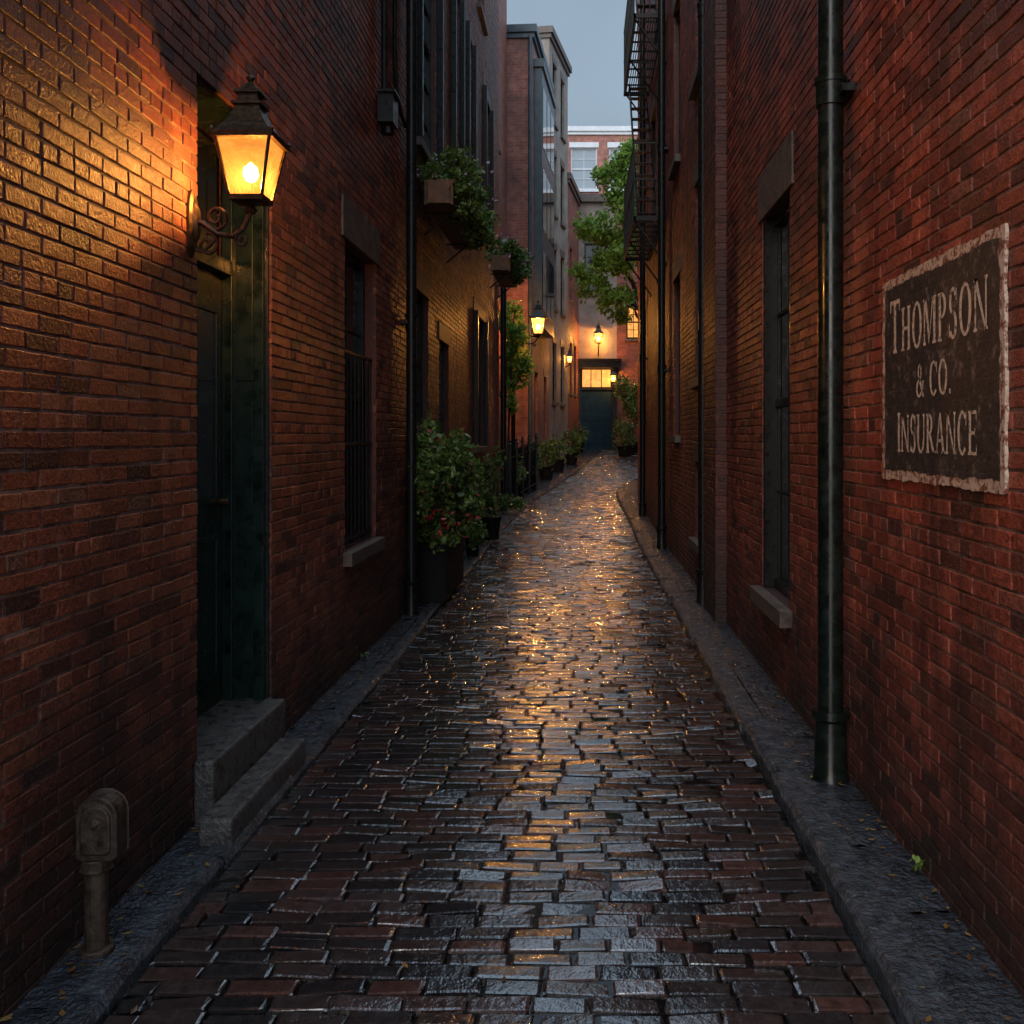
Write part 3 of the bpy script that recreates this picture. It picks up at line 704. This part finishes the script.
# ================================================================ FIRE ESCAPE
m=M(*RF)
for z in (4.65,7.45,10.2):
    X0,X1,Ya,Yb=.02,.46,13.8,17.0
    m.box(Ya,Yb,X1-.03,X1,z-.06,z,IRON);m.box(Ya,Yb,X0,X0+.03,z-.06,z,IRON);m.box(Ya,Ya+.03,X0,X1,z-.06,z,IRON);m.box(Yb-.03,Yb,X0,X1,z-.06,z,IRON)
    for k in range(12): d=X0+.04+k*.035; m.box(Ya+.03,Yb-.03,d,d+.012,z-.02,z-.004,IRON)
    for k in range(9): u=Ya+.2+k*.36; m.box(u,u+.02,X0+.03,X1-.03,z-.045,z-.021,IRON)
    for h in (.5,1.0):
        m.box(Ya,Yb,X1-.02,X1,z+h,z+h+.025,IRON); m.box(Ya,Ya+.02,X0,X1-.02,z+h,z+h+.025,IRON); m.box(Yb-.02,Yb,X0,X1-.02,z+h,z+h+.025,IRON)
    for k in range(27): u=Ya+.01+k*(Yb-Ya-.03)/26; m.box(u,u+.012,X1-.016,X1-.004,z,z+1.0,IRON)
    for k in range(5): d=X0+.03+k*.09; m.box(Ya+.004,Ya+.014,d,d+.01,z,z+1.0,IRON)
    for u in (Ya+.1,Yb-.1,(Ya+Yb)/2): m.tube([(u,0,z-.65),(u,X1-.03,z-.05)],.014,IRON,6); m.tube([(u,0,z-.65),(u,.02,z-.65)],.04,IRON,8)
for z in (4.65,7.45):
    for d in (.12,.38): m.tube([(14.1,d,z),(16.6,d,z+2.8)],.018,IRON,6)
    for k in range(12): t=(k+.5)/12; m.box(14.1+2.5*t-.06,14.1+2.5*t+.06,.12,.38,z+2.8*t,z+2.8*t+.015,IRON)
m.build('fire_escape')
# ================================================================ foliage helpers
def leaf_cloud(name,blobs,size,mat,parent=None,seed=1,droop=0):
    r=np.random.default_rng(seed); C=[]
    for (c,rad,n,k) in blobs:
        q=r.normal(size=(k,3)); q/=np.linalg.norm(q,axis=1,keepdims=True); q*=r.uniform(.35,1,(k,1))**.5
        cl=np.array(c)+q*np.array(rad); idx=r.integers(0,k,n)
        C.append(cl[idx]+r.normal(size=(n,3))*np.array(rad)*.2)
    C=np.concatenate(C); n=len(C)
    a=r.normal(size=(n,3)); a[:,2]-=droop; a/=np.linalg.norm(a,axis=1,keepdims=True)
    b=np.cross(a,r.normal(size=(n,3))); b/=np.linalg.norm(b,axis=1,keepdims=True); nn=np.cross(a,b)
    s=size*r.uniform(.6,1.3,(n,1))
    V=np.stack([C,C+a*s*.35+b*s*.3+nn*s*.06,C+a*s*.8+b*s*.22+nn*s*.03,C+a*s*1.05-nn*s*.08,C+a*s*.8-b*s*.22+nn*s*.03,C+a*s*.35-b*s*.3+nn*s*.06],1).reshape(-1,3)
    f=np.array([(0,1,2,3),(0,3,4,5)]); F=(np.arange(n)[:,None,None]*6+f[None]).reshape(-1,4)
    return npmesh(name,V,F,mat,parent)
def windowbox(c,L,seed,n=1500,K=7,up=.14):
    x,y,z=c; p=empty('flower_box',c); m=M((x,y,z),(0,1,0),(1,0,0))
    m.box(-L/2,L/2,0,.03,0,.24,WOOD);m.box(-L/2,L/2,.25,.28,0,.24,WOOD);m.box(-L/2,-L/2+.03,.03,.25,0,.24,WOOD);m.box(L/2-.03,L/2,.03,.25,0,.24,WOOD);m.box(-L/2,L/2,.03,.25,0,.02,WOOD);m.box(-L/2+.03,L/2-.03,.03,.25,.17,.2,SOIL)
    m.box(-L/2-.01,L/2+.01,.28,.295,.2,.25,WOOD)
    for u in (-L*.35,L*.35): m.tube([(u,-.05,-.22),(u,.2,-.01)],.012,IRON,6); m.box(u-.012,u+.012,-.05,.27,-.015,-.002,IRON)
    m.build('box',p,.004)
    bl=[]; r=random.Random(seed)
    for k in range(K):
        u=-L/2+L*(k+.5)/K; bl.append(((x+.19+r.uniform(-.06,.12),y+u,z+.30+r.uniform(0,up)),(.25,.18,.15+up*.3),n//K,9))
        bl.append(((x+.36+r.uniform(-.03,.05),y+u,z+.14+r.uniform(-.12,.08)),(.15,.14,.14),n//(K*2),5))
    leaf_cloud('foliage',bl,.055,LEAF,p,seed); leaf_cloud('flowers',[(b[0],(b[1][0]*1.2,b[1][1]*1.2,b[1][2]*1.2),30,12) for b in bl[::2]],.045,FLOWP,p,seed+1)
windowbox((WL2+.08,10.7,3.82),2.3,11,5400,9,.16)
windowbox((WL2+.24,15.9,4.1),1.7,13,2600,7,.1)
p=empty('potted_shrub',(-1.40,10.1,0)); m=M()
m.box(-1.55,-1.27,9.4,10.9,.04,.55,TERRA); m.box(-1.555,-1.255,9.37,10.93,.55,.59,TERRA); m.box(-1.53,-1.29,9.42,10.88,.59,.6,SOIL)
for k in range(8): m.tube([(-1.42,9.6+k*.14,.6),(-1.40+random.uniform(-.12,.12),9.6+k*.16,1.1)],.01,BARK,5)
m.build('planter',p,.008)
bl=[((-1.40,9.9,1.36),(.25,.5,.34),3000,24),((-1.32,10.3,1.15),(.28,.45,.3),2200,18),((-1.26,10.7,1.0),(.22,.3,.24),900,9),((-1.43,9.2,1.2),(.14,.4,.4),1800,14),((-1.40,9.5,.85),(.16,.35,.25),1100,10),((-1.32,10.1,.70),(.18,.6,.16),1000,12)]
leaf_cloud('foliage',bl,.062,LEAF,p,21); leaf_cloud('flowers',[(b[0],tuple(q*1.15 for q in b[1]),44,20) for b in bl],.05,FLOWR,p,22)
def shrub(x,y,r,h,seed,pot=True,name='potted_shrub',n=700,leaf=.07):
    z=float(zp(y))+.04; p=empty(name,(x,y,z)); m=M()
    if pot: m.lathe((x,y,z),[(0,0),(r*.5,0),(r*.62,.28),(r*.7,.3),(r*.7,.34),(r*.6,.34),(0,.3)],TERRA,14)
    for k in range(5):
        a=k*1.3; m.tube([(x,y,z+.1),(x+math.cos(a)*r*.5,y+math.sin(a)*r*.5,z+h*.7)],.01,BARK,5)
    m.build('pot',p,smooth=True)
    leaf_cloud('foliage',[((x,y,z+h*.62),(r,r,h*.38),n,14)],leaf,LEAF,p,seed)
shrub(-1.33,15,.22,1.25,31); shrub(-1.28,18.6,.2,.35,32,False,'weed_plant',400); shrub(-1.42,13.2,.16,.5,33)
shrub(-1.15,23.2,.28,1.0,34); shrub(-.85,25.2,.3,.95,35); shrub(-.6,27.2,.3,1.0,36); shrub(-.25,29.3,.3,1.0,37); shrub(-1.35,20.6,.2,.9,38)
shrub(1.7,32.8,.5,2.6,39,True,n=1800,leaf=.1); shrub(-.02,32.7,.25,1.0,40); shrub(1.4,31.5,.35,1.2,41)
p=empty('climbing_ivy',(-1.4,20.5,2)); m=M(); m.tube([(-1.5,20.3,.1),(-1.47,20.5,1.5),(-1.42,20.4,2.8),(-1.35,20.6,4.2)],[.03,.025,.02,.01],BARK,6); m.build('stem',p)
leaf_cloud('foliage',[((-1.38,20.6,3.9),(.3,.5,.45),1300,14),((-1.36,20.7,3.2),(.3,.4,.5),1200,12),((-1.42,20.6,2.5),(.16,.3,.4),350,8)],.09,LEAFT,p,51)
r=np.random.default_rng(77); n=700
Y=np.concatenate([r.uniform(2,14,n//2),r.uniform(2,20,n//2)]); side=r.random(n)<.5
X=np.where(side,r.normal(1.12,.08,n),r.normal(-1.46,.07,n)); k=r.random(n)<.08; X=np.where(k,r.uniform(-1.3,.85,n),X); X=np.clip(X,-1.53,1.18)
Z=zp(Y)+np.where(X>.87,.088,np.where(X<-1.33,.05,.008))
V=[];F=[]
for i in range(n):
    s=r.uniform(.007,.016); a=r.uniform(0,6.28); b=len(V)
    for dx,dy,dz in ((-1.3,0,.1),(0,-.6,0),(1.3,0,.3),(0,.6,.1)):
        V.append((X[i]+s*(dx*math.cos(a)-dy*math.sin(a)),Y[i]+s*(dx*math.sin(a)+dy*math.cos(a)),Z[i]+s*dz))
    F.append((b,b+1,b+2,b+3))
npmesh('fallen_leaves',V,F,FALL)
bl=[((1.17,3.5,.11),(.02,.05,.03),14,4),((1.17,11.5,.11),(.02,.09,.03),16,4),((-1.52,7.1,.07),(.02,.06,.02),10,4),((-1.52,12.5,.07),(.02,.1,.03),16,4)]
leaf_cloud('weeds',bl,.026,LEAF,None,61)
# ================================================================ FAR BUILDINGS
def far_building(p0,p1,h,mat,ops,name='brick_building',frame=BLACKP,z0=-.2,depth=6,endface=True,gl=GLASS,lin=LINT,cornice=LINT,ops_end=()):
    p0=Vector((*p0,0));p1=Vector((*p1,0)); U=(p1-p0).normalized(); L=(p1-p0).length; Nn=Vector((U.y,-U.x,0))
    e=empty(name,p0); m=M(p0,U,Nn); sheet(m,0,L,z0,h,ops,0,mat)
    for o in ops: reveals(m,o,.18,mat,0)
    m.box(0.005,L-.005,-depth,-.4,z0,h-.02,DARK); m.box(-.1,L+.1,-depth,.12,h,h+.18,cornice); m.box(-.05,L+.05,-depth,.06,h-.12,h-.002,cornice)
    m.build('walls',e); m=M(p0,U,Nn)
    for o in ops: window(m,o,.1,frame,o[4] if len(o)>4 else gl,1,2); sill(m,o,lin); lintel(m,o,lin,.2,.06)
    m.build('windows',e)
    if endface:
        m=M(p0,-Nn,-U); sheet(m,0,depth,z0,h,ops_end,0,mat)
        for o in ops_end: reveals(m,o,.18,mat,0); window(m,o,.1,frame,gl,1,2); sill(m,o,lin); lintel(m,o,lin,.2,.06)
        m.build('gable_wall',e)
        m=M(p0+Nn*0,U,Nn); m.box(L-.003,L,-depth,-.01,z0,h,mat); m.build('far_wall',e)
    return e
e3=far_building((-1.15,24),(-.86,28),11.3,BT2,[(.5,1.2,1.5,3.2),(2.6,3.3,1.5,3.2)],cornice=BLUEG,ops_end=[])
m=M((-1.15,24,0),(.29,4,0),(4,-.29,0)); m.box(.35,3.4,.003,.2,4.3,10.6,BLUEG)
for k in range(3):
    for j in range(3): m.box(.5+k*.95,1.3+k*.95,.2,.212,4.7+j*2.0,6.2+j*2.0,GLASS)
m.box(.3,3.45,.0,.25,10.6,10.8,BLUEG); m.build('oriel_bay',e3,.01)
m=M(); m.tube([(-1.19,23.93,.3),(-1.19,23.93,11.2)],.05,BLUEG,10); m.build('drainpipe',smooth=True)
far_building((-.86,28),(-.38,31),12.9,TAN,[(.5,1.1,z,z+1.7) for z in (2.6,5.3,8,10.6)]+[(1.8,2.4,z,z+1.7) for z in (2.6,5.3,8,10.6)],'stone_building')
far_building((-.38,31),(-.05,34.05),9.6,BT,[(.5,1.1,3,4.6),(1.7,2.3,3,4.6),(.5,1.1,6,7.6)])
far_building((-1.9,20.5),(-1.75,23.9),12.6,BT,[(1,1.8,8,9.8)],cornice=ROOFG,endface=True,depth=5)
p0=(-.1,34.1); ee=empty('stone_building',(*p0,0)); FRE=((-.1,34.1,0),(1,0,0),(0,-1,0))
dr=(.12,1.2,1.16,3.95); lw=(1.68,2.18,4.95,6.1)
opsT=[(.25,.85,6.5,8.2),(1.15,1.75,7.2,8.7),dr,lw,(2.6,3.3,4.9,6.2),(2.6,3.3,7,8.6),(2.5,3.2,2.0,3.6)]
m=M(*FRE); sheet(m,0,1.35,.5,9.6,[o for o in opsT if o[1]<1.35],0,TAN); sheet(m,1.35,6,.5,9.6,[o for o in opsT if o[0]>1.35],0.0,BT)
for o in opsT: reveals(m,o,.2,TAN,0)
m.box(0,6,-5,-.4,.5,9.55,DARK); m.box(-.1,6.1,-5,.15,9.6,9.85,LINT); m.build('walls',ee)
m=M(*FRE)
for o in opsT:
    if o is dr or (o[0]<1.35<o[1]): continue
    window(m,o,.1,BLACKP,LITWIN if o is lw else GLASS,1,2); sill(m,o); lintel(m,o,LINT,.2,.06)
a,b,c,e=dr
m.box(a,b,-.16,-.12,c,c+2.05,NAVY); m.box(a,b,-.18,-.06,c+2.05,c+2.15,BLACKP); m.box(a+.06,b-.06,-.14,-.13,c+2.15,e-.05,LITWIN)
for q in (.33,.66): m.box(a+(b-a)*q-.015,a+(b-a)*q+.015,-.13,-.1,c+2.15,e-.05,BLACKP)
for z0,z1 in ((.2,.85),(1.0,1.85)):
    for q0,q1 in ((.12,.46),(.54,.88)): m.box(a+(b-a)*q0,a+(b-a)*q1,-.12,-.105,c+z0,c+z1,NAVY)
m.box(a-.16,a,.0,.12,c-.1,e,BLACKP); m.box(b,b+.16,0,.12,c-.1,e,BLACKP); m.box(a-.25,b+.25,-.02,.25,e,e+.22,BLACKP); m.box(a-.3,b+.3,-.02,.32,e+.22,e+.3,BLACKP)
m.box(a-.05,b+.05,-.1,.35,1.0,c,STONE); m.box(a-.15,b+.15,.352,.7,.95,c-.06,STONE)
m.build('entrance',ee)
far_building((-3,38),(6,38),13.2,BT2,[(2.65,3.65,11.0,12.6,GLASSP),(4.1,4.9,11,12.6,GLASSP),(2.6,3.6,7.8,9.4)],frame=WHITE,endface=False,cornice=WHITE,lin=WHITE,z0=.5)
far_building((5.5,34),(3.5,21),9,BT,[(2,2.8,3,4.6),(6,6.8,3,4.6)],endface=False)
m=M(); fl=[(-1.38,19.7),(-1.3,20.4),(-1.22,21.2),(-1.12,22.0),(-1.0,22.9)]
for x,y_ in fl:
    z=float(zp(y_)); m.box(x-.03,x+.03,y_-.03,y_+.03,z-.05,z+1.25,BLACKP); m.lathe((x,y_,z+1.25),[(.045,0),(.05,.02),(.02,.05),(.03,.08),(0,.12)],BLACKP,8)
for (x0,y0),(x1,y1) in zip(fl,fl[1:]):
    for h in (.2,1.0): m.tube([(x0,y0,float(zp(y0))+h),(x1,y1,float(zp(y1))+h)],.014,BLACKP,6)
    for k in range(1,7):
        t=k/7; x=x0+(x1-x0)*t;yy=y0+(y1-y0)*t;z=float(zp(yy)); m.tube([(x,yy,z+.1),(x,yy,z+1.12),(x,yy,z+1.18)],[.01,.01,.002],BLACKP,5)
m.build('iron_fence')
# ================================================================ TREE
p=empty('street_tree',(2.15,27,.5)); m=M()
def limb(a,b,r0,r1,seed):
    r=random.Random(seed); a=Vector(a);b=Vector(b); L=[]
    for k in range(6):
        t=k/5; q=a.lerp(b,t)+Vector((r.uniform(-.08,.08),r.uniform(-.08,.08),.15*math.sin(t*3.1))); L.append(tuple(q))
    m.tube(L,[r0+(r1-r0)*k/5 for k in range(6)],BARK,8); return L
limb((2.15,27,.5),(2.0,27,4.6),.16,.11,1)
tips=[((.35,26.9,7.2),2),((.9,27.3,8.6),3),((1.5,26.8,9.2),4),((.3,27.2,5.9),5),((1.1,26.4,6.3),6),((2.6,27.5,8.4),7),((3,27,6.8),8),((1.0,26.7,5.2),9)]
for t,s in tips:
    L=limb((2.0,27,4.4+.1*(s%3)),t,.06,.015,s)
    for k in (2,3,4): q=Vector(L[k]); limb(q,q+Vector((random.uniform(-.6,.6),random.uniform(-.5,.5),random.uniform(-.2,.6))),.02,.006,s*10+k)
m.build('trunk',p,smooth=True)
bl=[]
for t,s in tips: bl.append((t,(.48,.55,.42),850,14))
bl+=[((1.4,27,7.6),(.65,.7,.85),1500,20),((2.3,27,7.6),(1,.8,1.1),1200,18),((.8,26.9,6.6),(.45,.5,.5),800,10),((1.3,27,8.8),(.45,.5,.6),700,10)]
leaf_cloud('foliage',bl,.12,LEAFT,p,71,droop=.4)
# ================================================================ LIGHT
W=bpy.data.worlds.new('World'); S.world=W; W.use_nodes=True; nt=W.node_tree
bg=nt.nodes['Background']; sk=N(nt,'ShaderNodeTexSky',sky_type='NISHITA'); sk.sun_disc=False
sk.sun_elevation=math.radians(6); sk.sun_rotation=math.radians(200); sk.air_density=1; sk.dust_density=2.5; sk.ozone_density=2
hs=N(nt,'ShaderNodeHueSaturation'); hs.inputs['Saturation'].default_value=.45; nt.links.new(sk.outputs[0],hs.inputs['Color'])
tc=N(nt,'ShaderNodeTexCoord'); cl=noise(nt,tc.outputs['Generated'],2.2,3,.55)
c=mixc(nt,.68,hs.outputs[0],(2.9,3.9,5.0)); c=mixc(nt,1,c,ramp(nt,cl,[(.3,.75),(.7,1.15)]),'MULTIPLY')
sp=N(nt,'ShaderNodeSeparateXYZ'); nt.links.new(tc.outputs['Generated'],sp.inputs[0])
zf=mapr(nt,sp.outputs[2],.40,.80,1.0,3.9); yf=mapr(nt,sp.outputs[1],.1,-.7,0,1.6)
tot=mth(nt,'MULTIPLY',mth(nt,'ADD',zf,yf),.135)
nt.links.new(c,bg.inputs['Color']); nt.links.new(tot,bg.inputs['Strength'])
sl=bpy.data.lights.new('sun','SUN'); sl.energy=1.05; sl.angle=math.radians(35); sl.color=(1,.88,.76)
so=bpy.data.objects.new('sun',sl); S.collection.objects.link(so)
d=Vector((.33,1,-.85)); so.rotation_euler=d.to_track_quat('-Z','Y').to_euler()
# ================================================================ CAMERA
cam=bpy.data.cameras.new('camera'); co=bpy.data.objects.new('camera',cam); S.collection.objects.link(co)
co.location=(0,0,1.6); co.rotation_euler=(math.radians(90),0,0); cam.sensor_width=36; cam.lens=36*1000/1024
cam.shift_x=-68/1024; cam.shift_y=-75/1024; cam.clip_end=1500; cam.clip_start=.05
S.camera=co
S.view_settings.view_transform='Standard'; S.view_settings.look='None'; S.view_settings.exposure=0
